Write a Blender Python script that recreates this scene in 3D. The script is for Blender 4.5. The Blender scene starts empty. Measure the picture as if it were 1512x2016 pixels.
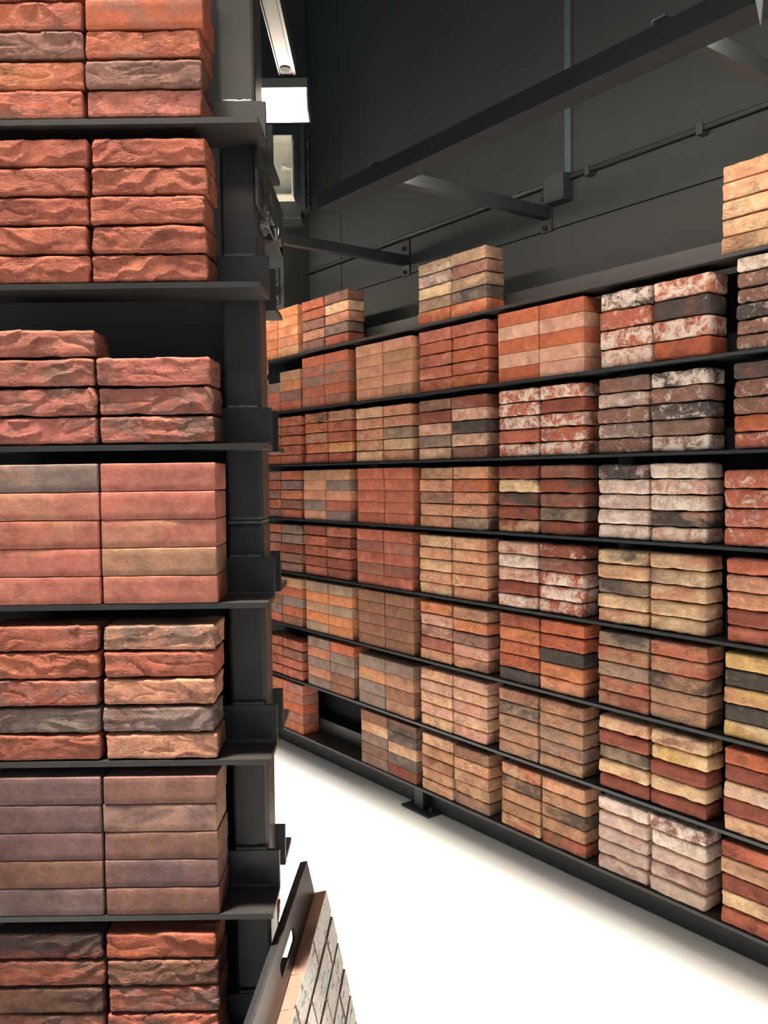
import bpy, bmesh, math, random
import numpy as np
from mathutils import Matrix, Vector

scene = bpy.context.scene
COL = scene.collection
random.seed(7)

# ------------------------------------------------------------------ camera
CAM_H = 1.45
PITCH, ROLL = math.radians(2.48), math.radians(0.74)
fwd = Vector((0, math.cos(PITCH), -math.sin(PITCH)))
r0 = Vector((1, 0, 0)); u0 = r0.cross(fwd)
camR = r0 * math.cos(ROLL) - u0 * math.sin(ROLL)
camU = u0 * math.cos(ROLL) + r0 * math.sin(ROLL)
cam_data = bpy.data.cameras.new('camera'); cam = bpy.data.objects.new('camera', cam_data)
COL.objects.link(cam)
cam_data.sensor_fit = 'VERTICAL'; cam_data.sensor_height = 36.0
cam_data.lens = 1700.0 * 36.0 / 2016.0
cam_data.clip_start = 0.02
M = Matrix.Identity(4)
for i, v in enumerate((camR, camU, -fwd)):
    for j in range(3): M[j][i] = v[j]
M[2][3] = CAM_H
cam.matrix_world = M
scene.camera = cam

# ------------------------------------------------------------------ world, exposure
world = bpy.data.worlds.new('world'); scene.world = world; world.use_nodes = True
bg = world.node_tree.nodes['Background']
bg.inputs[0].default_value = (0.50, 0.70, 0.85, 1); bg.inputs[1].default_value = 0.26
vs = scene.view_settings
vs.view_transform = 'Standard'; vs.look = 'None'; vs.gamma = 1.0; vs.exposure = 0.70
vs.use_curve_mapping = False

BAR_GLOW = 33.0         # emission of the led diffusers over the bricks
FLOOR_WATTS = 80.0      # added unseen downlight that blows out the aisle floor
NEAR_WATTS = 42.0       # added unseen downlight over the camera aisle, for floor bounce

# ------------------------------------------------------------------ frames of reference
TH = math.radians(36.83)
XL = Vector((math.sin(TH), -math.cos(TH), 0))      # along the far rack, to the right
NW = Vector((math.cos(TH), math.sin(TH), 0))       # into the wall behind it
D0 = 2.307                                         # front plane of the far rack
PHI = math.atan2(XL.y, XL.x)
def RW(x, off, z): return NW * (D0 + off) + XL * x + Vector((0, 0, z))
ZS = [0.104 + 0.2808 * k for k in range(8)]        # shelf heights, bottom to top
WALL = 0.30                                        # wall face behind the far rack front

def lin(c):
    return tuple(((v / 255.0) / 12.92 if v / 255.0 <= 0.04045 else ((v / 255.0 + 0.055) / 1.055) ** 2.4) for v in c)

# ------------------------------------------------------------------ added area lights, out of view, shaping the floor light (housings below)
def area(name, loc, sx, sy, watts, color, rotz=0.0, spread=6.0, tilt=0.0):
    d = bpy.data.lights.new(name, 'AREA'); d.shape = 'RECTANGLE'; d.size = sx; d.size_y = sy
    d.energy = watts; d.color = color; d.spread = math.radians(spread)
    o = bpy.data.objects.new(name, d); COL.objects.link(o)
    o.location = loc; o.rotation_euler = (tilt, 0, rotz)
    return o
CEIL = 4.6
AX0, AX1, AO0, AO1 = -4.6, 1.0, -2.52, -0.935
TILT = math.radians(9.5)
ctr = RW((AX0 + AX1) / 2, (AO0 + AO1) / 2, CEIL - 0.24)
area('added_aisle_light', ctr, AX1 - AX0, AO1 - AO0, FLOOR_WATTS, (1.0, 0.93, 0.83), PHI, 6.0, TILT)
area('added_front_light', (-0.6, 0.35, CEIL - 0.085), 3.2, 1.5, NEAR_WATTS, (1.0, 0.93, 0.85), 0.0, 12.0)

# ------------------------------------------------------------------ object helpers
def props(o, label=None, cat=None, group=None, kind=None):
    if label: o['label'] = label
    if cat: o['category'] = cat
    if group: o['group'] = group
    if kind: o['kind'] = kind
    return o
def link(o, parent=None):
    COL.objects.link(o)
    if parent is not None: o.parent = parent
    return o
def empty(name, loc, rotz=0.0):
    o = bpy.data.objects.new(name, None); o.empty_display_size = 0.1
    o.location = loc; o.rotation_euler = (0, 0, rotz)
    return link(o)
class MB:
    def __init__(s): s.bm = bmesh.new()
    def box(s, a, b, bevel=0.0):
        x0, y0, z0 = a; x1, y1, z1 = b
        v = [s.bm.verts.new(p) for p in ((x0,y0,z0),(x1,y0,z0),(x1,y1,z0),(x0,y1,z0),(x0,y0,z1),(x1,y0,z1),(x1,y1,z1),(x0,y1,z1))]
        fs = [s.bm.faces.new([v[i] for i in f]) for f in ((3,2,1,0),(4,5,6,7),(0,1,5,4),(1,2,6,5),(2,3,7,6),(3,0,4,7))]
        if bevel:
            es = list({e for f in fs for e in f.edges})
            bmesh.ops.bevel(s.bm, geom=es, offset=bevel, segments=2, affect='EDGES', profile=0.5)
        return s
    def prism(s, poly, axis, a, b):      # poly in the two other axes, extruded along axis
        def P(p, t):
            q = [0, 0, 0]; k = [i for i in range(3) if i != axis]
            q[k[0]], q[k[1]], q[axis] = p[0], p[1], t
            return q
        A = [s.bm.verts.new(P(p, a)) for p in poly]; B = [s.bm.verts.new(P(p, b)) for p in poly]
        n = len(poly)
        s.bm.faces.new(A); s.bm.faces.new(B[::-1])
        for i in range(n): s.bm.faces.new((A[i], B[i], B[(i+1) % n], A[(i+1) % n]))
        bmesh.ops.recalc_face_normals(s.bm, faces=s.bm.faces[:])
        return s
    def tube(s, pts, r, n=12, radii=None):
        pts = [Vector(p) for p in pts]; rings = []
        for i, p in enumerate(pts):
            d = (pts[min(i+1, len(pts)-1)] - pts[max(i-1, 0)]).normalized()
            up = Vector((0,0,1)) if abs(d.z) < 0.9 else Vector((1,0,0))
            a = d.cross(up).normalized(); b = a.cross(d)
            rr = radii[i] if radii else r
            rings.append([s.bm.verts.new(p + (a*math.cos(t)+b*math.sin(t))*rr) for t in [2*math.pi*k/n for k in range(n)]])
        for A, B in zip(rings, rings[1:]):
            for k in range(n): s.bm.faces.new((A[k], A[(k+1)%n], B[(k+1)%n], B[k]))
        s.bm.faces.new(rings[0][::-1]); s.bm.faces.new(rings[-1])
        bmesh.ops.recalc_face_normals(s.bm, faces=s.bm.faces[:])
        return s
    def hexbolt(s, c, d, r=0.009, h=0.007, shaft=0.012, rs=0.005):
        c = Vector(c); d = Vector(d)
        s.tube([c, c + d*h], r, 6); s.tube([c + d*h, c + d*(h+shaft)], rs, 10)
        return s
    def mesh(s, name, mat, smooth=False):
        me = bpy.data.meshes.new(name); s.bm.to_mesh(me); s.bm.free()
        for m in (mat if isinstance(mat, (list, tuple)) else [mat]): me.materials.append(m)
        if smooth:
            for p in me.polygons: p.use_smooth = True
        return me
    def build(s, name, mat, parent=None, smooth=False):
        return link(bpy.data.objects.new(name, s.mesh(name, mat, smooth)), parent)

# ------------------------------------------------------------------ materials
def new_mat(name):
    m = bpy.data.materials.new(name); m.use_nodes = True
    nt = m.node_tree
    return m, nt, nt.nodes['Principled BSDF']
def N(nt, typ, **kw):
    n = nt.nodes.new(typ)
    for k, v in kw.items(): setattr(n, k, v)
    return n
def mathn(nt, op, a, b=None, clamp=False):
    n = N(nt, 'ShaderNodeMath', operation=op, use_clamp=clamp)
    for i, v in enumerate((a, b)):
        if v is None: continue
        if isinstance(v, (int, float)): n.inputs[i].default_value = v
        else: nt.links.new(v, n.inputs[i])
    return n.outputs[0]
def mixc(nt, f, a, b, blend='MIX'):
    n = N(nt, 'ShaderNodeMix', data_type='RGBA', blend_type=blend)
    for idx, v in ((0, f), (6, a), (7, b)):
        if isinstance(v, (int, float)): n.inputs[idx].default_value = v
        elif isinstance(v, tuple): n.inputs[idx].default_value = v if len(v) == 4 else v + (1,)
        else: nt.links.new(v, n.inputs[idx])
    return n.outputs[2]
def noise(nt, vec, scale, detail=4, rough=0.55, dist=0.0):
    n = N(nt, 'ShaderNodeTexNoise'); n.inputs['Scale'].default_value = scale
    n.inputs['Detail'].default_value = detail; n.inputs['Roughness'].default_value = rough; n.inputs['Distortion'].default_value = dist
    nt.links.new(vec, n.inputs['Vector'])
    return n.outputs['Fac']
def remap(nt, v, a, b, c=0.0, d=1.0):
    n = N(nt, 'ShaderNodeMapRange', clamp=True)
    nt.links.new(v, n.inputs[0])
    for i, x in enumerate((a, b, c, d)):
        if isinstance(x, (int, float)): n.inputs[i+1].default_value = x
        else: nt.links.new(x, n.inputs[i+1])
    return n.outputs[0]

def simple(name, rgb, rough=0.5, metal=0.0, var=0.25, scale=30.0, bump=0.1, bscale=150.0):
    m, nt, b = new_mat(name)
    tc = N(nt, 'ShaderNodeTexCoord').outputs['Object']
    f = noise(nt, tc, scale, 5)
    c0 = tuple(v*(1-var) for v in rgb); c1 = tuple(min(1, v*(1+var)) for v in rgb)
    nt.links.new(mixc(nt, f, c0, c1), b.inputs['Base Color'])
    b.inputs['Roughness'].default_value = rough; b.inputs['Metallic'].default_value = metal
    if bump:
        bn = N(nt, 'ShaderNodeBump'); bn.inputs['Strength'].default_value = bump; bn.inputs['Distance'].default_value = 0.002
        nt.links.new(noise(nt, tc, bscale, 3), bn.inputs['Height']); nt.links.new(bn.outputs[0], b.inputs['Normal'])
    return m
STEEL = simple('black_steel', (0.022, 0.023, 0.025), 0.42, 0.0, 0.35, 14, 0.12, 220)
STEEL_WARM = simple('mill_scale_steel', (0.035, 0.031, 0.029), 0.40, 0.0, 0.5, 9, 0.10, 160)
WELD = simple('weld_bead', (0.11, 0.115, 0.12), 0.45, 0.3, 0.4, 80, 0.4, 300)
ALU = simple('pale_aluminium', (0.45, 0.46, 0.47), 0.4, 0.6, 0.1, 40, 0.05)
CREAM = simple('cream_paint', (0.82, 0.79, 0.68), 0.5, 0.0, 0.12, 25, 0.05)
BOLT = simple('zinc_bolt', (0.22, 0.21, 0.19), 0.4, 0.7, 0.3, 90, 0.1)
CONDUIT = simple('grey_conduit', (0.035, 0.042, 0.046), 0.5, 0.0, 0.2, 30, 0.05)
CONDUIT2 = simple('blue_grey_conduit', (0.075, 0.10, 0.11), 0.5, 0.0, 0.2, 30, 0.05)
WALLM = simple('dark_concrete', (0.031, 0.035, 0.036), 0.72, 0.0, 0.30, 3.0, 0.25, 60)
PANELM = simple('dark_back_panel', (0.005, 0.005, 0.0055), 0.9, 0.0, 0.2, 10, 0.0)
CEILM = simple('dark_ceiling', (0.03, 0.03, 0.032), 0.8, 0.0, 0.2, 3, 0.0)
FLOORM = simple('white_epoxy', (0.80, 0.79, 0.77), 0.38, 0.0, 0.04, 5, 0.03, 40)
BARM = simple('matt_black_bar', (0.010, 0.0105, 0.011), 0.8, 0.0, 0.2, 10, 0.05)
PALE = simple('pale_grey_paint', (0.40, 0.42, 0.41), 0.5, 0.0, 0.1, 20, 0.0)
def glow(name, rgb, s):
    m, nt, b = new_mat(name)
    b.inputs['Base Color'].default_value = (0.8, 0.8, 0.8, 1)
    b.inputs['Emission Color'].default_value = rgb + (1,); b.inputs['Emission Strength'].default_value = s
    return m
LED = glow('led_diffuser', (1.0, 0.86, 0.70), BAR_GLOW)
LED_NEAR = glow('led_diffuser_near', (1.0, 0.88, 0.75), BAR_GLOW*0.21)
PANEL_GLOW = glow('louvre_glow', (1.0, 0.93, 0.83), 1.0)

def brick_mat(name, crease, rough, grain, pits):
    m, nt, b = new_mat(name)
    oi = N(nt, 'ShaderNodeObjectInfo'); tc = N(nt, 'ShaderNodeTexCoord')
    off = N(nt, 'ShaderNodeVectorMath', operation='SCALE'); off.inputs[0].default_value = (37.0, 71.0, 53.0)
    nt.links.new(oi.outputs['Random'], off.inputs['Scale'])
    P = N(nt, 'ShaderNodeVectorMath', operation='ADD')
    nt.links.new(tc.outputs['Object'], P.inputs[0]); nt.links.new(off.outputs[0], P.inputs[1]); P = P.outputs[0]
    def att(n):
        a = N(nt, 'ShaderNodeAttribute', attribute_type='OBJECT'); a.attribute_name = n
        return a
    tone2 = att('tone_two').outputs['Color']; patch = att('patchy').outputs['Fac']
    lime = att('lime').outputs['Fac']; soot = att('soot').outputs['Fac']
    base = oi.outputs['Color']
    st = N(nt, 'ShaderNodeVectorMath', operation='MULTIPLY'); st.inputs[1].default_value = (0.75, 1, 1.5); nt.links.new(P, st.inputs[0])
    # second clay tone in soft patches
    f1 = noise(nt, st.outputs[0], 11.0, 4, 0.6, 0.5)
    thr = mathn(nt, 'SUBTRACT', 0.80, mathn(nt, 'MULTIPLY', patch, 0.5))
    f1 = remap(nt, f1, mathn(nt, 'SUBTRACT', thr, 0.09), mathn(nt, 'ADD', thr, 0.09))
    f1 = mathn(nt, 'MULTIPLY', f1, 0.9 if crease else 0.7)
    c = mixc(nt, f1, base, tone2)
    # fine sandy grain
    g = noise(nt, P, 190.0, 4, 0.7)
    c = mixc(nt, 1.0, c, mixc(nt, remap(nt, g, 0.3, 0.7), (1-grain,)*3, (1+grain*0.6,)*3), 'MULTIPLY')
    g2 = noise(nt, P, 34.0, 5, 0.65)
    c = mixc(nt, 1.0, c, mixc(nt, remap(nt, g2, 0.3, 0.7), (0.80, 0.78, 0.77), (1.16, 1.14, 1.12)), 'MULTIPLY')
    # hotter and cooler clay, pale sand specks
    g3 = noise(nt, P, 16.0, 6, 0.7, 0.3)
    c = mixc(nt, 1.0, c, mixc(nt, remap(nt, g3, 0.32, 0.68), (0.78, 0.74, 0.74), (1.22, 1.18, 1.08)), 'MULTIPLY')
    sp = noise(nt, P, 330.0, 1, 0.5)
    c = mixc(nt, mathn(nt, 'MULTIPLY', remap(nt, sp, 0.69, 0.78), 0.2), c, (0.62, 0.50, 0.40))
    # burnt streaks along the face
    ss = N(nt, 'ShaderNodeVectorMath', operation='MULTIPLY'); ss.inputs[1].default_value = (0.6, 1, 2.4); nt.links.new(P, ss.inputs[0])
    f2 = noise(nt, ss.outputs[0], 26.0, 6, 0.7, 0.8)
    t2 = mathn(nt, 'SUBTRACT', 0.84, mathn(nt, 'MULTIPLY', soot, 0.40))
    f2 = mathn(nt, 'MULTIPLY', remap(nt, f2, mathn(nt, 'SUBTRACT', t2, 0.05), mathn(nt, 'ADD', t2, 0.14)), 0.7)
    c = mixc(nt, f2, c, (0.045, 0.038, 0.035))
    # lime wash remnants
    f3 = noise(nt, P, 27.0, 10, 0.76, 0.5)
    t3 = mathn(nt, 'SUBTRACT', 0.68, mathn(nt, 'MULTIPLY', lime, 0.25))
    f3 = remap(nt, f3, mathn(nt, 'SUBTRACT', t3, 0.025), mathn(nt, 'ADD', t3, 0.10))
    f3 = mathn(nt, 'MULTIPLY', f3, mathn(nt, 'MINIMUM', mathn(nt, 'MULTIPLY', lime, 5.0), 0.88))
    c = mixc(nt, f3, c, (0.80, 0.66, 0.57))
    bn = N(nt, 'ShaderNodeBump'); bn.inputs['Strength'].default_value = rough; bn.inputs['Distance'].default_value = 0.0025
    h = mathn(nt, 'ADD', mathn(nt, 'MULTIPLY', g, 0.5), mathn(nt, 'MULTIPLY', g2, 0.9))
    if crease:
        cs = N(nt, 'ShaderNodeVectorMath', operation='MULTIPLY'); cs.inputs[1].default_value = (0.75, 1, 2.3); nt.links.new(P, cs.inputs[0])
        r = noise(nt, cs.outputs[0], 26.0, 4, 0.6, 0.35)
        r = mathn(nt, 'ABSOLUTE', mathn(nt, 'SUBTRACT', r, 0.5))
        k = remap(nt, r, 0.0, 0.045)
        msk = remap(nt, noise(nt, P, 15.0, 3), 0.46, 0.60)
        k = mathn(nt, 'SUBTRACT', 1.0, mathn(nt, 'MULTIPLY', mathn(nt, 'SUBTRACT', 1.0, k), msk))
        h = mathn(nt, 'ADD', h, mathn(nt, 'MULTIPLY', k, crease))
        c = mixc(nt, mathn(nt, 'MULTIPLY', mathn(nt, 'SUBTRACT', 1.0, k), 0.4 if crease > 0.6 else 0.15), c, (0.07, 0.04, 0.03))  # crease lines darkened in the base colour, shade painted into the folds
    if pits:
        pt = noise(nt, P, 120.0, 2, 0.5)
        h = mathn(nt, 'SUBTRACT', h, mathn(nt, 'MULTIPLY', remap(nt, pt, 0.70, 0.78), pits))
    nt.links.new(h, bn.inputs['Height']); nt.links.new(bn.outputs[0], b.inputs['Normal'])
    nt.links.new(c, b.inputs['Base Color']); b.inputs['Roughness'].default_value = 0.88
    b.inputs['Specular IOR Level'].default_value = 0.25
    return m
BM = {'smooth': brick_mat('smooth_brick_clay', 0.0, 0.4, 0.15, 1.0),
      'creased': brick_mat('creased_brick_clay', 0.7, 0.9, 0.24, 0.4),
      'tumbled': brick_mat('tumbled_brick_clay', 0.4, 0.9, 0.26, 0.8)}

# ------------------------------------------------------------------ gradient noise in numpy, for the brick surfaces
def perlin(p, seed=0):
    rng = np.random.RandomState(seed)
    perm = rng.permutation(256); grad = rng.normal(size=(256, 3)); grad /= np.linalg.norm(grad, axis=1)[:, None]
    i = np.floor(p).astype(int); f = p - i
    u = f*f*f*(f*(f*6-15)+10)
    res = 0
    for dx in (0, 1):
        for dy in (0, 1):
            for dz in (0, 1):
                h = perm[(perm[(perm[(i[:,0]+dx) & 255] + i[:,1]+dy) & 255] + i[:,2]+dz) & 255]
                d = f - np.array((dx, dy, dz))
                w = (u[:,0] if dx else 1-u[:,0]) * (u[:,1] if dy else 1-u[:,1]) * (u[:,2] if dz else 1-u[:,2])
                res = res + w * (grad[h] * d).sum(1)
    return res * 1.5
def axis_pts(half, r, n):
    inner = np.linspace(-(half-r), half-r, n-3)
    return np.concatenate(([-half, -(half-0.35*r)], inner, [half-0.35*r, half]))
def brick_mesh(kind, seed, L, D, H, nx, ny, nz):
    r = {'smooth': 0.0030, 'creased': 0.005, 'tumbled': 0.0095}[kind]
    ax = [axis_pts(L/2, r, nx), axis_pts(D/2, r, ny), axis_pts(H/2, r, nz)]
    n = [len(a) for a in ax]
    idx = {}; V = []; F = []
    def vid(i, j, k):
        key = (i, j, k)
        if key not in idx:
            idx[key] = len(V); V.append((ax[0][i], ax[1][j], ax[2][k]))
        return idx[key]
    for j in range(n[1]-1):
        for i in range(n[0]-1):
            F.append((vid(i,j,0), vid(i,j+1,0), vid(i+1,j+1,0), vid(i+1,j,0)))
            k = n[2]-1
            F.append((vid(i,j,k), vid(i+1,j,k), vid(i+1,j+1,k), vid(i,j+1,k)))
    for k in range(n[2]-1):
        for i in range(n[0]-1):
            F.append((vid(i,0,k), vid(i+1,0,k), vid(i+1,0,k+1), vid(i,0,k+1)))
            j = n[1]-1
            F.append((vid(i,j,k), vid(i,j,k+1), vid(i+1,j,k+1), vid(i+1,j,k)))
        for j in range(n[1]-1):
            F.append((vid(0,j,k), vid(0,j,k+1), vid(0,j+1,k+1), vid(0,j+1,k)))
            i = n[0]-1
            F.append((vid(i,j,k), vid(i,j+1,k), vid(i,j+1,k+1), vid(i,j,k+1)))
    V = np.array(V); half = np.array((L, D, H))/2
    inner = np.clip(V, -(half-r), half-r)
    d = V - inner; ln = np.linalg.norm(d, axis=1); ln[ln == 0] = 1
    nor = d/ln[:, None]
    P = inner + nor*r
    off = np.array((seed*3.17, seed*1.71, seed*2.39))
    if kind == 'smooth':
        disp = 0.0006*perlin(P*14+off, seed) + 0.00025*perlin(P*60+off, seed+1)
    elif kind == 'creased':
        w = perlin(P*np.array((7,7,9))+off, seed+2)
        q = P*np.array((14, 14, 34)) + off; q[:, 2] += 1.1*w + 7*P[:, 0]*perlin(P*4+off, seed+5); q[:, 0] += 0.8*perlin(P*12+off, seed+3)
        rid = 1 - np.abs(perlin(q, seed+4))*2.4
        cr = np.clip((rid-0.72)/0.28, 0, 1)**1.3
        mask = np.clip(0.42 + 1.3*perlin(P*np.array((9,9,14))+off+9, seed+6), 0, 1)
        ph = P[:, 2]*(30 + 8*perlin(P*3+off, seed+13)) + 1.3*perlin(P*np.array((10, 10, 7))+off, seed+14) + 0.35*perlin(P*np.array((32, 32, 20))+off, seed+15) + 40*(P[:, 0]**2)*np.sign(math.sin(seed))
        saw = 1.0 - (ph - np.floor(ph))
        fold = np.clip((saw-0.35)/0.65, 0, 1)**1.5          # slow swell, sharp drop: overlapping clay folds
        m2 = np.clip(0.30 + 1.6*perlin(P*np.array((11, 11, 20))+off+4, seed+16), 0, 1)
        disp = -0.0016*cr*mask + 0.0027*fold*m2 + 0.0014*perlin(P*18+off, seed+7) + 0.0010*perlin(P*48+off, seed+8)
    else:
        wear = np.clip(ln/r, 0, 1)
        disp = 0.0024*perlin(P*16+off, seed) + 0.0016*perlin(P*45+off, seed+1) - 0.004*np.clip(perlin(P*22+off, seed+2), 0, 1)*(ln > r*0.9)
    P = P + nor*disp[:, None]
    # slight bow and skew of the whole brick
    if kind != 'smooth':
        amp = 0.0010 if kind == 'creased' else 0.0012
        P[:, 2] += amp*perlin(np.stack((P[:,0]*11, P[:,1]*4, np.sign(P[:,2])*3), 1)+off, seed+11)
        P[:, 0] += 0.003*perlin(np.stack((np.sign(P[:,0])*5, P[:,1]*9, P[:,2]*16), 1)+off, seed+12)
    lo = P.min(0); hi = P.max(0)
    P = (P - (lo+hi)/2) * (np.array((L, D, H))/(hi-lo))
    P[:, 2] += H/2
    me = bpy.data.meshes.new(kind + '_brick')
    me.from_pydata(P.tolist(), [], F); me.materials.append(BM[kind])
    me.polygons.foreach_set('use_smooth', [True]*len(F)); me.update()
    return me
_cache = {}
def get_brick(kind, H, fine, variant):
    key = (kind, round(H, 4), fine, variant)
    if key not in _cache:
        if fine: res = (74, 20, 20) if kind != 'smooth' else (24, 10, 8)
        else: res = (32, 8, 9) if kind != 'smooth' else (12, 6, 6)
        L = 0.203
        _cache[key] = brick_mesh(kind, 11 + variant*13 + len(kind)*7 + int(H*1e4), L, 0.099, H, *res)
    return _cache[key]

# ------------------------------------------------------------------ brick palette
PAL = {'r': ((186, 98, 72), 'brick-red'), 'o': ((212, 124, 74), 'orange'), 'O': ((190, 96, 60), 'orange-red'), 'd': ((146, 74, 56), 'dark-red'),
       'b': ((140, 92, 70), 'brown'), 'g': ((138, 112, 102), 'grey-brown'), 'k': ((84, 72, 68), 'charcoal'), 't': ((214, 164, 124), 'tan'),
       'y': ((225, 184, 140), 'pale-yellow'), 'Y': ((212, 164, 92), 'golden-yellow'), 'p': ((212, 154, 130), 'pink'), 'w': ((206, 172, 156), 'off-white'),
       's': ((210, 140, 106), 'salmon'), 'n': ((184, 131, 97), 'ochre-brown'), 'm': ((146, 100, 86), 'mauve-brown'), 'v': ((160, 128, 105), 'olive-grey'),
       'M': ((134, 98, 94), 'purple-brown'), 'R': ((192, 106, 88), 'pinkish-red')}
def soft(c):
    g = 0.3*c[0] + 0.5*c[1] + 0.2*c[2]
    return tuple((v*0.88 + g*0.12)*k for v, k in zip(c, (0.95, 1.03, 1.08)))
KINDW = {'smooth': 'smooth', 'creased': 'creased', 'tumbled': 'worn'}
ORD = ['top', 'second', 'third', 'fourth', 'fifth', 'sixth', 'seventh', 'eighth']
FROM = ['first', 'second', 'third', 'fourth', 'fifth', 'sixth', 'seventh', 'eighth']
def jitter(c, a=0.07):
    k = 1 + random.uniform(-a, a)
    return tuple(max(0.004, min(0.9, v*k*(1+random.uniform(-0.03, 0.03)))) for v in c)
def place_pile(world_fn, rotz, kind, H, z, tokens, opts, fine, where, group, xjit=0.0022, front_jit=0.004, count_from='top'):
    n = len(tokens)
    for i, tok in enumerate(tokens):            # tokens run from top to bottom
        code = tok[0]; c2 = opts.get('c2', 'b'); lime = opts.get('lime', 0.0); soot = opts.get('soot', 0.0); patch = opts.get('patch', 0.45)
        rest = tok[1:]
        if '+' in rest: lime = 0.5
        if '#' in rest: lime = 0.85
        if '-' in rest: lime = 0.22
        if '!' in rest: soot = 0.5
        if '/' in rest: c2 = rest[rest.index('/')+1]; patch = 0.6
        kk = kind
        if '=' in rest: kk = 'smooth'
        me = get_brick(kk, H, fine, random.randrange(14 if fine else 12))
        o = bpy.data.objects.new(kk + '_brick', me)
        dx, dy = random.uniform(-xjit, xjit), random.uniform(-front_jit, front_jit*0.3)
        if kk == 'smooth' and kind == 'smooth': dx *= 0.45; dy *= 0.4
        o.location = world_fn(dx, dy, z + (n-1-i)*H)
        o.rotation_euler = (0, 0, rotz + random.uniform(-1, 1)*math.radians(0.25 if kk == 'smooth' else 0.55) + (math.pi if random.random() < 0.5 else 0))
        o.color = jitter(soft(lin(PAL[code][0]))) + (1,)
        o['tone_two'] = jitter(soft(lin(PAL[c2][0]))); o['patchy'] = float(patch); o['lime'] = float(lime); o['soot'] = float(soot)
        look = PAL[code][1]
        kw = 'whitewashed' if lime > 0.4 else KINDW[kk]
        pos = 'lone' if n == 1 else ('%s from top' % FROM[i] if i else 'topmost')
        props(o, '%s %s brick, %s, %s' % (look, kw, pos, where), 'brick', group)
        link(o)

# ================================================================== STRUCTURE
floor = MB().box((-5, -3.2, -0.1), (7, 7.5, 0.0)).build('floor', FLOORM); props(floor, 'bright white seamless floor of the aisle', 'floor', kind='structure')
ceil = MB().box((-5, -3.2, CEIL), (7, 7.5, CEIL+0.1)).build('ceiling', CEILM); props(ceil, 'dark ceiling above the racks', 'ceiling', kind='structure')
wall = empty('wall_right', RW(0, WALL, 0), PHI); props(wall, 'dark concrete wall behind the far rack', 'wall', kind='structure')
MB().box((-6.0, 0.012, 0), (2.2, 0.2, CEIL)).build('wall_core', PANELM, wall)
xs = [-6.0, -3.83, 0.2, 2.2]; zs = [0, 2.405, 4.6]
for i in range(3):
    for k in range(2):
        MB().box((xs[i]+0.003, 0, zs[k]+0.002), (xs[i+1]-0.003, 0.012, zs[k+1]-0.002), 0.0015).build('concrete_panel', WALLM, wall)
# pilaster at the far end of the wall
pil = MB().box((-4.62, 0.13-WALL, 0.0), (-4.145, 0.0, CEIL), 0.004).build('pilaster', WALLM, wall)
wf = MB().box((-6.2, -4.0, 0), (-6.0, 0.2, CEIL)).build('wall_far', WALLM)
wf.location = RW(0, WALL, 0); wf.rotation_euler = (0, 0, PHI); props(wf, 'dark end wall beyond the far rack', 'wall', kind='structure')

# ================================================================== FAR RACK
rack = empty('brick_rack', RW(0, 0, 0), PHI)
props(rack, 'long black steel rack with thin shelves along the dark wall', 'rack')
RX0, RX1 = -5.0, 0.55
for k, z in enumerate(ZS):
    t = 0.010
    prof = [(-0.008, z-t), (-0.008, z), (0.106, z), (0.106, z+0.072), (0.116, z+0.072), (0.116, z-t)]
    MB().prism(prof, 0, RX0, RX1).build('shelf', STEEL_WARM if k in (0, 7) else STEEL, rack)
for x in (-4.85, -3.32, -1.86, -0.40):
    MB().box((x-0.035, 0.118, 0.012), (x+0.035, 0.188, 2.05), 0.006).build('post', STEEL, rack)
kick = MB().box((RX0, 0.045, 0.004), (RX1, 0.055, ZS[0]-0.010)).build('kick_plate', STEEL, rack)
for x in (-4.30, -2.86, -1.06, 0.3):
    st = MB().box((x-0.03, 0.0, 0.010), (x+0.03, 0.04, ZS[0]-0.011), 0.004).build('foot', STEEL, rack)
    MB().box((x-0.085, -0.028, 0.0), (x+0.10, 0.042, 0.010), 0.002).build('foot_plate', STEEL, st)
    MB().hexbolt((x+0.07, 0.012, 0.010), (0, 0, 1), 0.010, 0.008, 0.014, 0.006).build('foot_bolt', STEEL, st)
# dark back sheet closing the rack towards the wall
MB().box((RX0, 0.192, 0.02), (RX1, 0.197, 2.06)).build('back_sheet', PANELM, rack)

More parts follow.
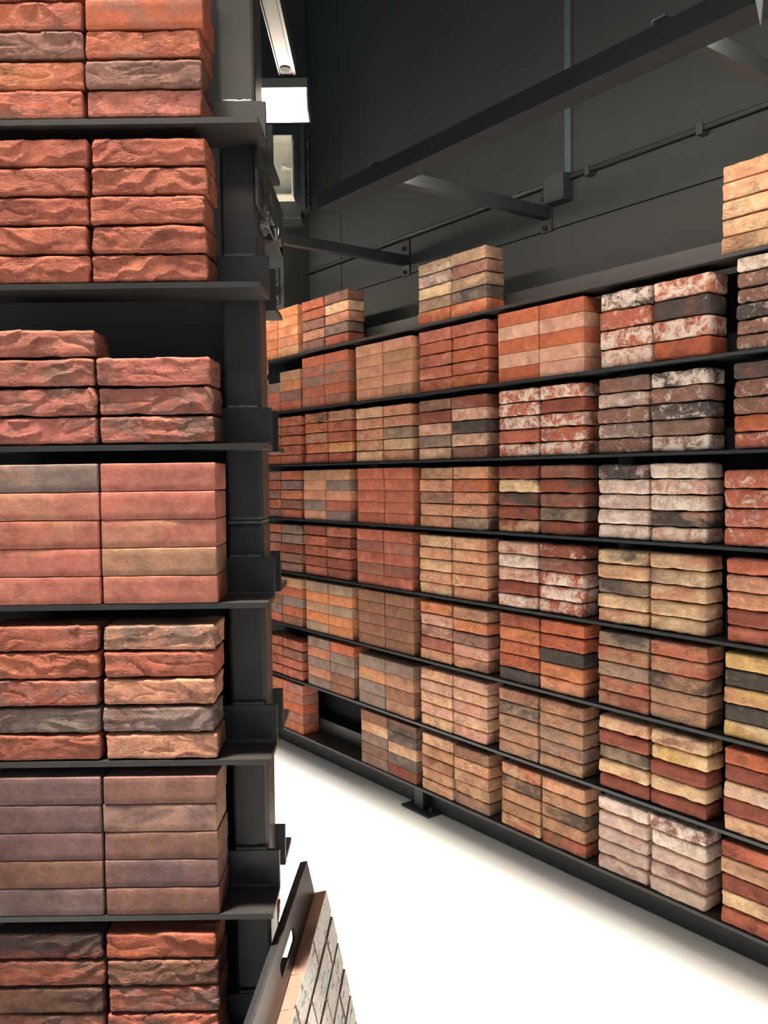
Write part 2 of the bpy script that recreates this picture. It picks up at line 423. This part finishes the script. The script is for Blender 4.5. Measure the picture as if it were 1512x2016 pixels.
# stacks: column left edges are measured along the rack; per row {col: (xleft, kind, brick height, left pile, right pile, options)}
ROWS = {
 0: {'A': (-4.205, 'smooth', .050, 'o o o o o', 'o o o o o', dict(c2='t', patch=.5)),
     'B': (-3.752, 'creased', .050, 'O r m s m', 'm y/t s g r', dict(c2='m', patch=.35)),
     'D': (-2.826, 'creased', .050, 'v/w g/w y v O=', 'v m v g/k O=', dict(c2='t', patch=.35)),
     'G': (-1.437, 'creased', .051, 't/s s/y y/t y/s n/y', 't s y y n', dict(c2='y', patch=.5))},
 1: {'A': (-4.190, 'smooth', .051, 'g r r', 'n o m O/r', dict(c2='g', patch=.35)),
     'B': (-3.758, 'smooth', .050, 'O/r r/g g/r r/g O', 'O/r g/O O/g O/r r/g', dict(c2='g', patch=.6)),
     'C': (-3.285, 'smooth', .050, 's s s s s', 's n s s n', dict(c2='n', patch=.5)),
     'D': (-2.824, 'creased', .0505, 'R r r r r', 'r r O r O', dict(c2='s', patch=.3)),
     'E': (-2.354, 'smooth', .051, 'O p O p O', 'O p O p p', dict(c2='r', patch=.3)),
     'F': (-1.880, 'tumbled', .062, 'k# r+ r# p#', 'r# k- r# O', dict(c2='d', patch=.3)),
     'G': (-1.390, 'tumbled', .0445, 'w# m+ m+ k+ m+ m+', 'w m+ m k m w', dict(c2='k', patch=.45))},
 2: {'A': (-4.195, 'creased', .050, 'r r r r O', 'r r r r r', dict(c2='d', patch=.4)),
     'B': (-3.740, 'creased', .0505, 'o/k O/o r/n O/o r', 'n r r o/Y r/d', dict(c2='d', patch=.4)),
     'C': (-3.292, 'creased', .0495, 't s s s t', 's s v t s', dict(c2='n', patch=.4)),
     'D': (-2.832, 'creased', .050, 'm- d p g t+', 'd p+ k p+ m', dict(c2='m', patch=.4)),
     'E': (-2.356, 'tumbled', .050, 'r# r# r# r- r#', 'r# d r# r+ r#', dict(c2='d', patch=.3)),
     'F': (-1.888, 'tumbled', .050, 'm w+ m+ g+ m+', 'k# m+ k+ m- m#', dict(c2='g', patch=.45)),
     'G': (-1.398, 'tumbled', .050, 'k- m+ m+ O r+', 'k m m r r+', dict(c2='d', patch=.4))},
 3: {'A': (-4.203, 'creased', .050, 'm r m r m', 'O g o m r/O', dict(c2='d', patch=.45)),
     'B': (-3.762, 'smooth', .050, 'n s s g s', 'n/o g s r g', dict(c2='n', patch=.35)),
     'C': (-3.287, 'smooth', .0505, 'r r r r r', 'r r r r r', dict(c2='d', patch=.3)),
     'D': (-2.829, 'creased', .050, 'n s m s s', 's O s s v', dict(c2='n', patch=.45)),
     'E': (-2.360, 'tumbled', .050, 'd y k/d d t/d', 'm/d d d/m v/k d', dict(c2='k', patch=.4)),
     'F': (-1.890, 'tumbled', .0495, 'k+ w# w+ w# w#', 'w# p# w# k- p#', dict(c2='p', patch=.4)),
     'G': (-1.427, 'tumbled', .056, 'r+ r+ R+ r+', 'r r r r+', dict(c2='s', patch=.35))},
 4: {'A': (-4.205, 'creased', .050, 'O m r O m', 'g g d m m', dict(c2='b', patch=.4)),
     'B': (-3.766, 'creased', .051, 'd r r d r', 'r d r d d', dict(c2='d', patch=.4)),
     'C': (-3.296, 'smooth', .051, 'r d/m r m/d r', 'r m/r r d/m r', dict(c2='d', patch=.4)),
     'D': (-2.836, 'creased', .050, 't s t s y/s', 's s s s s', dict(c2='t', patch=.45)),
     'E': (-2.366, 'tumbled', .050, 'p+ w# p+ d p#', 'd+ m r# r# r#', dict(c2='d', patch=.4)),
     'F': (-1.891, 'tumbled', .0495, 'y/k y/s v/k t/y y/s', 's/y y/v s/y t/y y/t', dict(c2='s', patch=.5)),
     'G': (-1.418, 'tumbled', .050, 'r s+ s d r', 'r s r d r', dict(c2='s', patch=.4))},
 5: {'A': (-4.207, 'smooth', .050, 'n r b g r', 'n O g O b', dict(c2='b', patch=.4)),
     'B': (-3.757, 'smooth', .0505, 'v o n o v', 'v o v o o/n', dict(c2='n', patch=.4)),
     'C': (-3.292, 'smooth', .051, 'b b b b b', 'b b b b b', dict(c2='d', patch=.3)),
     'D': (-2.836, 'creased', .050, 'o p m/p r n/s', 'n o m s/p s/m', dict(c2='m', patch=.45)),
     'E': (-2.361, 'creased', .0515, 'O/d o O O k', 'O O k o o/s', dict(c2='d', patch=.25)),
     'F': (-1.890, 'creased', .0505, 'v/k n/r v n/r n/d', 'r/n r/n n/k n n', dict(c2='v', patch=.5)),
     'G': (-1.425, 'creased', .0505, 'Y k s/Y k Y/y', 'Y k s k Y', dict(c2='t', patch=.3))},
 6: {'A': (-4.215, 'creased', .051, 'r r r r', 'r b r r', dict(c2='d', patch=.45)),
     'B': (-3.748, 'smooth', .050, 'g r/n g n/r g', 'O g g b b', dict(c2='b', patch=.4)),
     'C': (-3.297, 'smooth', .058, 'g n/o g g', 'g n b n/b', dict(c2='b', patch=.4)),
     'D': (-2.839, 'creased', .049, 't p t p t', 'p t p t/p p', dict(c2='s', patch=.4)),
     'E': (-2.366, 'creased', .050, 'n/b v/k n n n/g', 'n/b n n/v n/g n', dict(c2='v', patch=.5)),
     'F': (-1.889, 'tumbled', .0495, 'y/s d v/k y/s d', 'y/b Y/y d y/t d', dict(c2='d', patch=.4)),
     'G': (-1.424, 'creased', .050, 'O d t/w d t', 'O d t d t', dict(c2='d', patch=.35))},
 7: {'A': (-4.218, 'smooth', .051, 'O r O r O', 'r/g O/g O r/g O', dict(c2='g', patch=.4)),
     'C': (-3.284, 'smooth', .050, 'b n/y g b/g g', 'k/b k/g n/y g/k d/b', dict(c2='b', patch=.45)),
     'D': (-2.836, 'creased', .049, 't/n n b/n n/t t/s', 'n/b t/s n/t t/n n/g', dict(c2='n', patch=.5)),
     'E': (-2.356, 'creased', .049, 't/r n/k n n t/r', 't/s n n/k n b/r', dict(c2='n', patch=.45)),
     'F': (-1.890, 'tumbled', .050, 'w# w w w w/m', 'm# w# w w/m w', dict(c2='p', patch=.3)),
     'G': (-1.430, 'creased', .050, 'd/r n/t d t/y r/d', 'd n d t d', dict(c2='d', patch=.4))},
}
SHELFW = ['top', 'second', 'third', 'fourth', 'fifth', 'sixth', 'seventh', 'bottom']
for row, cols in ROWS.items():
    z = ZS[7-row] + 0.0002
    order = sorted(cols, reverse=True)
    for ci, c in enumerate(order):
        x0, kind, H, Lp, Rp, op = cols[c]
        stackw = 'rightmost stack' if ci == 0 else ('leftmost stack' if ci == len(order)-1 else '%s stack from right' % FROM[ci])
        for side, toks, xc in (('left', Lp, x0 + 0.1025), ('right', Rp, x0 + 0.1025 + 0.2085)):
            fn = (lambda xc: (lambda dx, dy, zz: RW(xc + dx, 0.0505 + dy, zz)))(xc)
            place_pile(fn, PHI, kind, H, z, toks.split(), op, False,
                       '%s pile, %s, %s shelf, far rack' % (side, stackw, SHELFW[row]),
                       'bricks on the %s shelf of the far rack' % SHELFW[row])

# ================================================================== NEAR RACK
YF = 1.52
near = empty('brick_rack', (0, 0, 0)); props(near, 'double-sided black steel rack end close to the camera on the left', 'rack')
NX0, NX1 = -1.62, -0.208
for k, z in enumerate(ZS):
    t = 0.010
    a = YF - 0.003
    # angle with a soft inner bend
    prof = [(a, z-t), (a, z), (YF+0.096, z), (YF+0.0985, z+0.0012), (YF+0.100, z+0.005), (YF+0.100, z+0.070), (YF+0.110, z+0.070), (YF+0.110, z-t)]
    sh = MB().prism(prof, 0, NX0, NX1)
    bmesh.ops.bevel(sh.bm, geom=[e for e in sh.bm.edges if abs(e.verts[0].co.x - e.verts[1].co.x) < 1e-6], offset=0.0012, segments=1, affect='EDGES')
    sh.build('shelf', STEEL_WARM, near)
    pb = [(YF+0.212, z-t), (YF+0.212, z+0.072), (YF+0.222, z+0.072), (YF+0.222, z), (YF+0.325, z), (YF+0.325, z-t)]
    sb = MB().prism(pb, 0, NX0, NX1-0.002)
    bmesh.ops.bevel(sb.bm, geom=[e for e in sb.bm.edges if abs(e.verts[0].co.x - e.verts[1].co.x) < 1e-6], offset=0.0012, segments=1, affect='EDGES')
    sb.build('rear_shelf', STEEL, near)
PX0, PX1 = -0.2985, -0.2285
for x0, x1 in ((PX0, PX1), (-1.55, -1.48)):
    p = MB().box((x0, YF+0.111, 0.012), (x1, YF+0.211, 1.360), 0.007).build('post', STEEL_WARM, near)
    MB().box((x0, YF+0.111, 1.366), (x1, YF+0.211, 2.62), 0.007).build('upper_post', STEEL_WARM, near)
    MB().box((x0+0.002, YF+0.113, 1.360), (x1-0.002, YF+0.209, 1.366)).build('post_splice', WELD, near)
    MB().box((x0-0.05, YF+0.08, 0.0), (x1+0.05, YF+0.24, 0.012), 0.002).build('foot_plate', STEEL, near)
rng = np.random.RandomState(3)
for z in ZS:
    pts = [(x, YF+0.107, z+0.0705 + 0.0012*rng.rand()) for x in np.linspace(PX0+0.006, PX1-0.004, 12)]
    MB().tube(pts, 0.0045, 8, [0.0038+0.002*rng.rand() for _ in pts]).build('weld_bead', WELD, near, True)
MB().box((-1.48, YF+0.150, 0.05), (PX0-0.001, YF+0.156, 2.5)).build('back_panel', PANELM, near)

NEAR = [  # shelf index, left edge of right pile, kind, H, left tokens, right tokens, opts
 (7, -0.504, 'creased', .0502, 'r r m! r/o r', 'm/r O= r m! R', dict(c2='m', patch=.45, soot=.12)),
 (6, -0.503, 'creased', .0500, 'r r r r r', 'r r r r r', dict(c2='d', patch=.4)),
 (5, -0.499, 'creased', .0510, 'R R R/m R', 'R R/m m/R', dict(c2='m', patch=.45, soot=.08)),
 (4, -0.498, 'smooth', .0497, 'g R/s R R R', 'R R R/s n R', dict(c2='s', patch=.3)),
 (3, -0.506, 'creased', .0490, 'r r r/g g r', 's/g r s g s', dict(c2='m', patch=.38, soot=.12)),
 (2, -0.508, 'smooth', .0505, 'M M M m M/g', 'm M/p m M m', dict(c2='m', patch=.3)),
 (1, -0.511, 'creased', .0497, 'd/k r/m b/k m/r b', 'O/r b/k r/M r/k r', dict(c2='m', patch=.45, soot=.25)),
]
for k, xr, kind, H, Lp, Rp, op in NEAR:
    for side, toks, xc in (('left', Lp, xr - 0.1045), ('right', Rp, xr + 0.1015)):
        fn = (lambda xc: (lambda dx, dy, zz: Vector((xc + dx, YF + 0.0462 + dy, zz))))(xc)
        place_pile(fn, 0.0, kind, H, ZS[k] + 0.0002, toks.split(), op, True,
                   '%s pile, %s shelf, near rack' % (side, ['top', 'second', 'third', 'fourth', 'fifth', 'sixth', 'lowest visible'][7-k]),
                   'bricks on the %s shelf of the near rack' % ['top', 'second', 'third', 'fourth', 'fifth', 'sixth', 'lowest visible'][7-k], 0.0025, 0.002)
# bricks on the hidden side of the near rack whose ends peep past the post
for k, x, kind, toks in ((5, -0.3395, 'tumbled', 'p p p p'), (1, -0.3345, 'creased', 'O r O r O')):
    fn = (lambda x: (lambda dx, dy, zz: Vector((x + dx, YF + 0.2745 + dy*0.1, zz))))(x)
    place_pile(fn, 0.0, kind, .050, ZS[k] + 0.0002, toks.split(), dict(c2='s'), False,
               'rear %s shelf, near rack' % ('third' if k == 5 else 'lowest'), 'bricks on the rear side of the near rack')

# ------------------------------------------------------------------ cut-out name plate on the end of the near rack
def text_plate(txt, length, height, thick, mat, parent):
    cu = bpy.data.curves.new('plate_text', 'FONT'); cu.body = txt; cu.size = 0.082; cu.space_character = 1.02
    to = bpy.data.objects.new('plate_text', cu); COL.objects.link(to)
    bpy.context.view_layer.objects.active = to; to.select_set(True)
    bpy.ops.object.convert(target='CURVE')
    c = to.data
    xs_, ys_ = [], []
    for sp in c.splines:
        for b in sp.bezier_points: xs_.append(b.co.x); ys_.append(b.co.y)
    w, h = max(xs_)-min(xs_), max(ys_)-min(ys_)
    kx = length*0.88/w; ky = height*0.47/h
    for sp in c.splines:
        for b in sp.bezier_points:
            for at in ('co', 'handle_left', 'handle_right'):
                v = getattr(b, at).copy()
                setattr(b, at, Vector(((v.x-min(xs_))*kx + length*0.05, (v.y-min(ys_))*ky + height*0.27, 0)))
    sp = c.splines.new('POLY'); sp.points.add(3)
    for p, q in zip(sp.points, ((0, 0), (length, 0), (length, height), (0, height))): p.co = (q[0], q[1], 0, 1)
    sp.use_cyclic_u = True
    c.dimensions = '2D'; c.fill_mode = 'BOTH'; c.extrude = thick/2
    dg = bpy.context.evaluated_depsgraph_get()
    me = bpy.data.meshes.new_from_object(to.evaluated_get(dg))
    bpy.data.objects.remove(to)
    me.materials.clear(); me.materials.append(mat)
    return link(bpy.data.objects.new('plate', me), parent)
sign = empty('name_plate', (-0.2245, 1.598, 1.948), math.pi/2)
props(sign, 'dark steel plate with cut-out capital letters on the near rack post', 'sign')
pl = text_plate('STEENOIO', 0.405, 0.104, 0.005, STEEL_WARM, sign)
pl.rotation_euler = (math.pi/2, 0, 0)
for y in (0.065, 0.105):
    MB().hexbolt((y, 0.0027, -0.022), (0, -1, 0), 0.009, 0.006, 0.006, 0.004).build('bolt', BOLT, sign)
MB().box((0.05, 0.0027, -0.035), (0.12, 0.0034, 0.02)).build('bracket', STEEL, sign)

# ------------------------------------------------------------------ leaning sample panel of whitewashed brick slips
SLIP_SIDE = simple('slip_clay', (0.27, 0.14, 0.10), 0.85, 0, 0.25, 40, 0.3, 200)
def slip_front():
    m, nt, b = new_mat('slip_whitewash')
    oi = N(nt, 'ShaderNodeObjectInfo'); tc = N(nt, 'ShaderNodeTexCoord')
    add = N(nt, 'ShaderNodeVectorMath', operation='ADD'); nt.links.new(tc.outputs['Object'], add.inputs[0]); nt.links.new(oi.outputs['Location'], add.inputs[1])
    ms = N(nt, 'ShaderNodeVectorMath', operation='MULTIPLY'); ms.inputs[1].default_value = (0.55, 1.9, 1.0); nt.links.new(add.outputs[0], ms.inputs[0])
    f = noise(nt, ms.outputs[0], 55, 7, 0.7, 1.0); f = remap(nt, f, 0.53, 0.63)
    c = mixc(nt, f, (0.62, 0.60, 0.55), (0.10, 0.085, 0.08))
    nt.links.new(c, b.inputs['Base Color']); b.inputs['Roughness'].default_value = 0.9
    bn = N(nt, 'ShaderNodeBump'); bn.inputs['Strength'].default_value = 0.8; bn.inputs['Distance'].default_value = 0.003
    nt.links.new(noise(nt, ms.outputs[0], 70, 5), bn.inputs['Height']); nt.links.new(bn.outputs[0], b.inputs['Normal'])
    return m
SLIP_FRONT = slip_front()
MORTAR = simple('mauve_mortar', (0.27, 0.24, 0.26), 0.9, 0, 0.15, 60, 0.3, 250)
board = empty('brick_slip_panel', (0, 0, 0)); props(board, 'leaning sample panel of whitewashed brick slips on black steel with slotted handle', 'sample panel')
bx = Vector((-math.sin(math.radians(3.5)), -math.cos(math.radians(3.5)), 0))       # along the panel, towards the camera
lean = Vector((-0.2134, 0, 0.977)).normalized()
nrm = bx.cross(lean).normalized()
if nrm.x < 0: nrm = -nrm
lean2 = nrm.cross(bx) if nrm.cross(bx).z > 0 else bx.cross(nrm)
bot = Vector((-0.0475, 1.85, 0.006))
BMx = Matrix.Identity(4)
for i, v in enumerate((bx, lean2, nrm)):
    for j in range(3): BMx[j][i] = v[j]
for j in range(3): BMx[j][3] = bot[j]
board.matrix_world = BMx
PW, PH = 0.62, 0.615
# steel plate with a slot near the top (local x along, y up, z out)
bm = bmesh.new()
outer = [(0, 0), (PW, 0), (PW, PH), (0, PH)]
sx0, sx1, sy, sr = 0.235, 0.355, PH-0.038, 0.013
slot = [(sx1 + sr*math.cos(t), sy + sr*math.sin(t)) for t in np.linspace(-math.pi/2, math.pi/2, 9)] + [(sx0 + sr*math.cos(t), sy + sr*math.sin(t)) for t in np.linspace(math.pi/2, 3*math.pi/2, 9)]
def loop(pts, z):
    vs_ = [bm.verts.new((p[0], p[1], z)) for p in pts]
    es = [bm.edges.new((vs_[i], vs_[(i+1) % len(vs_)])) for i in range(len(vs_))]
    return vs_, es
fr = []
for z in (-0.006, 0.0):
    va, ea = loop(outer, z); vb, eb = loop(slot, z)
    bmesh.ops.triangle_fill(bm, edges=ea+eb, use_beauty=True)
    fr.append((va, vb))
for a, b in ((fr[0][0], fr[1][0]), (fr[0][1], fr[1][1])):
    for i in range(len(a)): bm.faces.new((a[i], a[(i+1) % len(a)], b[(i+1) % len(a)], b[i]))
bmesh.ops.recalc_face_normals(bm, faces=bm.faces[:])
me = bpy.data.meshes.new('backing_plate'); bm.to_mesh(me); bm.free(); me.materials.append(STEEL_WARM)
link(bpy.data.objects.new('backing_plate', me), board)
MB().box((0.0, PH-0.004, -0.016), (PW, PH, -0.006)).build('top_lip', STEEL, board)
MB().box((0.004, 0.0, 0.0005), (PW-0.004, PH-0.074, 0.0140)).build('mortar_bed', MORTAR, board)
rr_ = random.Random(5)
pitch_, hgt = 0.060, 0.050
row = 0; y1 = PH-0.072
while y1 - hgt > 0:
    x = 0.0 if row % 2 == 0 else -0.105
    while x < PW - 0.02:
        xa, xb = max(0.0, x), min(PW, x+0.20)
        if xb - xa > 0.03:
            m_ = MB().box((xa, y1-hgt, 0.0142), (xb, y1, 0.0262 + rr_.uniform(-0.001, 0.0015)), 0.0012)
            sl = m_.build('brick_slip', [SLIP_SIDE, SLIP_FRONT], board)
            for p in sl.data.polygons:
                if p.normal.z > 0.7: p.material_index = 1
        if xb < PW-0.012: MB().box((xb+0.0003, y1-hgt+0.0005, 0.0142), (xb+0.0097, y1-0.0005, 0.0240)).build('mortar_joint', MORTAR, board)
        x += 0.21
    if y1-hgt-0.010 > 0: MB().box((0.003, y1-pitch_+0.0003, 0.0142), (PW-0.003, y1-hgt-0.0003, 0.0240)).build('mortar_joint', MORTAR, board)
    y1 -= pitch_; row += 1
# clay-coloured top course seen edge on
for xa in np.arange(0.0, PW-0.01, 0.105):
    MB().box((xa+0.001, PH-0.0735, 0.0008), (min(PW, xa+0.104), PH-0.0722, 0.0245)).build('edge_slip', SLIP_SIDE, board)

# ================================================================== LED BARS, ARMS
def led_bar(x0, x1, loc, rotz, label, clips=(), open_base=False, led=None):
    # local: x along the bar, +y faces the bricks; origin on the bar's upper back edge line
    e = empty('led_light_bar', loc, rotz); props(e, label, 'light bar', 'led light bars on steel arms')
    hs = [(-0.045, -0.057), (-0.045, 0.0), (0.045, 0.0), (0.045, -0.014), (0.039, -0.014), (0.039, -0.006), (-0.039, -0.006), (-0.039, -0.051), (0.040, -0.051), (0.040, -0.057)] if not open_base else [(-0.045, -0.080), (-0.045, 0.0), (0.045, 0.0), (0.045, -0.024), (0.039, -0.024), (0.039, -0.006), (-0.039, -0.006), (-0.039, -0.074), (-0.039, -0.080)]
    b = MB().prism([(p[0], p[1]) for p in hs], 0, x0, x1); b.build('housing', BARM, e)
    d = MB().prism([(0.034, -0.007), (0.038, -0.007), (0.038, -0.050), (0.034, -0.050)] if not open_base else [(0.034, -0.022), (0.038, -0.022), (0.024, -0.074), (-0.038, -0.080), (-0.038, -0.076), (0.02, -0.070)], 0, x0+0.004, x1-0.004)
    d.build('diffuser', led or LED, e)
    for xa in (x0-0.003, x1):
        MB().prism([(-0.047, -0.059), (-0.047, 0.002), (0.047, 0.002), (0.042, -0.059)] if not open_base else [(-0.047, -0.082), (-0.047, 0.002), (0.047, 0.002), (0.044, -0.024), (0.028, -0.074), (-0.01, -0.082)], 0, xa, xa+0.003).build('end_cap', ALU if rotz == 0 else STEEL, e)
    for xc in clips:
        MB().box((xc-0.022, -0.03, 0.001), (xc+0.022, 0.03, 0.004)).box((xc-0.022, -0.03, 0.004), (xc-0.019, 0.03, 0.02)).box((xc-0.022, -0.03, 0.02), (xc+0.016, 0.03, 0.023)).build('clip', ALU, e)
    return e
BZ, BO = 2.498, -0.495
b1 = led_bar(-2.745, 0.40, RW(0, BO, BZ), PHI, 'long dark led light bar crossing above the far rack', (-2.42, -1.27))
gz = MB().prism([(-1.045, 0.09), (-0.985, 0.09), (-1.004, -0.115)], 1, -0.056, -0.052); gz.build('gusset', PALE, b1)
b2 = led_bar(-4.95, -3.22, RW(0, BO, BZ), PHI, 'dark led light bar over the far end of the far rack, half hidden by post')
# near rack: rear bar (seen lit) and front bar above the camera
b3 = led_bar(0, 1.4, (-0.187, 2.345, 2.487), math.pi, 'glowing white led light bar behind the near rack post', (), True)
b4 = led_bar(-1.7, 0.3, (0, 0.98, 2.50), 0.0, 'led light bar above the camera lighting the near rack', (), True, LED_NEAR)

def wall_arm(x, label, reach=0.745, base=WALL):
    e = empty('support_arm', RW(x, base, 2.493), PHI); props(e, label, 'support arm', 'steel arms carrying the led bars')
    MB().box((-0.02, -reach, -0.045), (0.02, -0.009, 0.0), 0.002).build('arm_tube', STEEL_ARM, e)
    p = MB().box((-0.028, -0.009, -0.095), (0.028, -0.001, 0.102), 0.001).build('wall_plate', STEEL, e)
    for z in (-0.078, 0.033):
        for q in (-0.004,):
            MB().hexbolt((q, -0.009, z), (0, -1, 0), 0.012, 0.009, 0.012, 0.006).build('wall_bolt', STEEL, p)
STEEL_ARM = simple('blue_black_arm', (0.028, 0.033, 0.036), 0.45, 0.0, 0.25, 12, 0.08, 200)
ARM3 = -1.22
wall_arm(-4.21, 'short dark steel arm at the far end on the pilaster', 0.575, 0.13)
wall_arm(-3.272, 'dark steel arm bolted to the wall above the third stack')
wall_arm(-2.376, 'dark steel arm bolted beside the junction box')
wall_arm(ARM3, 'dark steel arm at the upper right edge of the picture')
wall_arm(-0.20, 'dark steel arm beyond the right edge holding the led bar')
# arm with a hole carrying the glowing bar behind the near rack
arm = empty('support_arm', (-0.2375, YF+0.213, 2.489)); props(arm, 'steel arm with round hole lit from below by the glowing bar', 'support arm', 'steel arms carrying the led bars')
ARM_LIT = simple('lamp_tinted_arm', (0.034, 0.028, 0.023), 0.5, 0.2, 0.2, 14, 0.05, 200)  # tan of the lamp's light put into the arm's base colour
MB().box((-0.017, 0.0, 0.0), (0.017, 0.552, 0.04), 0.002).build('arm_tube', ARM_LIT, arm)
MB().box((-0.020, 0.0, -0.002), (-0.0172, 0.552, 0.042)).build('arm_side', STEEL, arm)
MB().box((0.0172, 0.0, -0.002), (0.024, 0.552, 0.042)).build('arm_side', STEEL, arm)
MB().tube([(0, 0.517, -0.0025), (0, 0.517, 0.001)], 0.0135, 24).build('hole', PANELM, arm)
for x in (-0.9,):
    a2 = empty('support_arm', (x, YF+0.213, 2.489)); props(a2, 'steel arm of the rear led bar hidden behind the near rack', 'support arm', 'steel arms carrying the led bars')
    MB().box((-0.017, 0.0, 0.0), (0.017, 0.552, 0.04), 0.002).build('arm_tube', STEEL, a2)

# ================================================================== WALL FITTINGS
cz = 2.575
def conduit(x0, x1, r, label):
    o = MB().tube([(x0, 0, 0), ((x0+x1)/2, 0, 0), (x1, 0, 0)], r, 12).build('conduit', CONDUIT, None, True)
    o.location = RW(0, WALL-0.0245, cz); o.rotation_euler = (0, 0, PHI); props(o, label, 'conduit')
    return o
c1 = conduit(-2.245, 0.6, 0.0095, 'round grey conduit along the wall right of the junction box')
c2_ = conduit(-4.14, -2.36, 0.0095, 'round grey conduit along the wall left of the junction box')
for cdt, xs_ in ((c1, (-2.15, -1.68, -1.1)), (c2_, (-3.6, -2.62))):
    for x in xs_:
        MB().box((x-0.012, -0.013, -0.022), (x+0.012, 0.0235, 0.012), 0.002).build('saddle', CONDUIT, cdt)
v = MB().box((-0.0145, -0.012, 0.0), (0.0145, 0.0, 2.0), 0.002).build('conduit', CONDUIT2); v.location = RW(-2.262, WALL-0.001, 2.595); v.rotation_euler = (0, 0, PHI)
props(v, 'blue-grey vertical conduit rising from the junction box', 'conduit')
jb = empty('junction_box', RW(-2.296, WALL, 2.540), PHI); props(jb, 'dark square junction box on the wall where conduits meet', 'junction box')
MB().box((-0.05, -0.05, -0.05), (0.05, -0.001, 0.052), 0.004).build('box_body', CONDUIT, jb)
MB().box((-0.051, -0.058, -0.051), (0.051, -0.0505, 0.053), 0.003).build('lid', CONDUIT, jb)

# column bracket and cream housing on the pilaster
YC = 4.45
br = empty('column_bracket', (0, YC, 0)); props(br, 'dark steel column casing with a rough weld seam left of the light bar', 'bracket')
MB().box((-0.80, 0.0, 2.757), (-0.4015, 0.16, 3.225), 0.003).build('casing_body', STEEL_ARM, br)
MB().box((-0.401, -0.03, 2.795), (-0.376, 0.13, 3.222), 0.002).build('flange', STEEL_ARM, br)
MB().box((-0.3755, 0.0, 2.80), (-0.357, 0.10, 3.215), 0.002).build('cover_strip', STEEL, br)
pts = [(-0.368 + 0.008*rng.rand(), -0.004, z) for z in np.linspace(2.81, 3.21, 60)]
MB().tube(pts, 0.006, 8, [0.003+0.006*rng.rand() for _ in pts]).build('weld_seam', STEEL_WARM, br, True)
hb = empty('cream_housing', (0, YC, 0)); props(hb, 'open cream painted steel housing with a hex bolt, behind the name plate', 'housing')
hx0, hx1, hz0, hz1 = -0.552, -0.437, 2.847, 3.130
MB().box((hx0, -0.012, hz0), (hx1, -0.004, hz1)).build('back_plate', CREAM, hb)
MB().box((hx0, -0.10, hz0-0.006), (hx1, -0.004, hz0)).build('bottom_plate', CREAM, hb)
MB().box((hx0, -0.10, hz1), (hx1, -0.004, hz1+0.006)).build('top_plate', CREAM, hb)
for xa in (hx0-0.006, hx1):
    MB().box((xa, -0.10, hz0-0.006), (xa+0.006, -0.004, hz1+0.006)).build('side_plate', CREAM, hb)
MB().tube([(hx1, -0.05, 2.985), (hx1-0.035, -0.055, 2.992)], 0.010, 12).tube([(hx1-0.035, -0.055, 2.992), (hx1-0.052, -0.058, 2.996)], 0.016, 6).build('hex_bolt', CREAM, hb)

# made-up ceiling housings, out of view, around the added aisle lights
def added_luminaire(loc, sx, sy, rotz, label, tilt=0.0):
    e = empty('added_ceiling_luminaire', loc, rotz); e.rotation_euler = (tilt, 0, rotz); props(e, label, 'ceiling light')
    MB().box((-sx/2-0.03, -sy/2-0.03, 0.0), (sx/2+0.03, sy/2+0.03, 0.078), 0.004).build('tray', STEEL, e)
    for s in (-1, 1):
        MB().box((-sx/2-0.03, s*(sy/2+0.015)-0.006, -0.06), (sx/2+0.03, s*(sy/2+0.015)+0.006, 0.0)).build('housing_rim', STEEL, e)
added_luminaire(ctr + Vector((0, 0, 0.008)), AX1-AX0, AO1-AO0, PHI, 'added unseen ceiling light over the aisle of the far rack', TILT)
added_luminaire(Vector((-0.6, 0.35, CEIL-0.079)), 3.2, 1.5, 0.0, 'added unseen ceiling light over the near aisle')
bpy.context.view_layer.update()
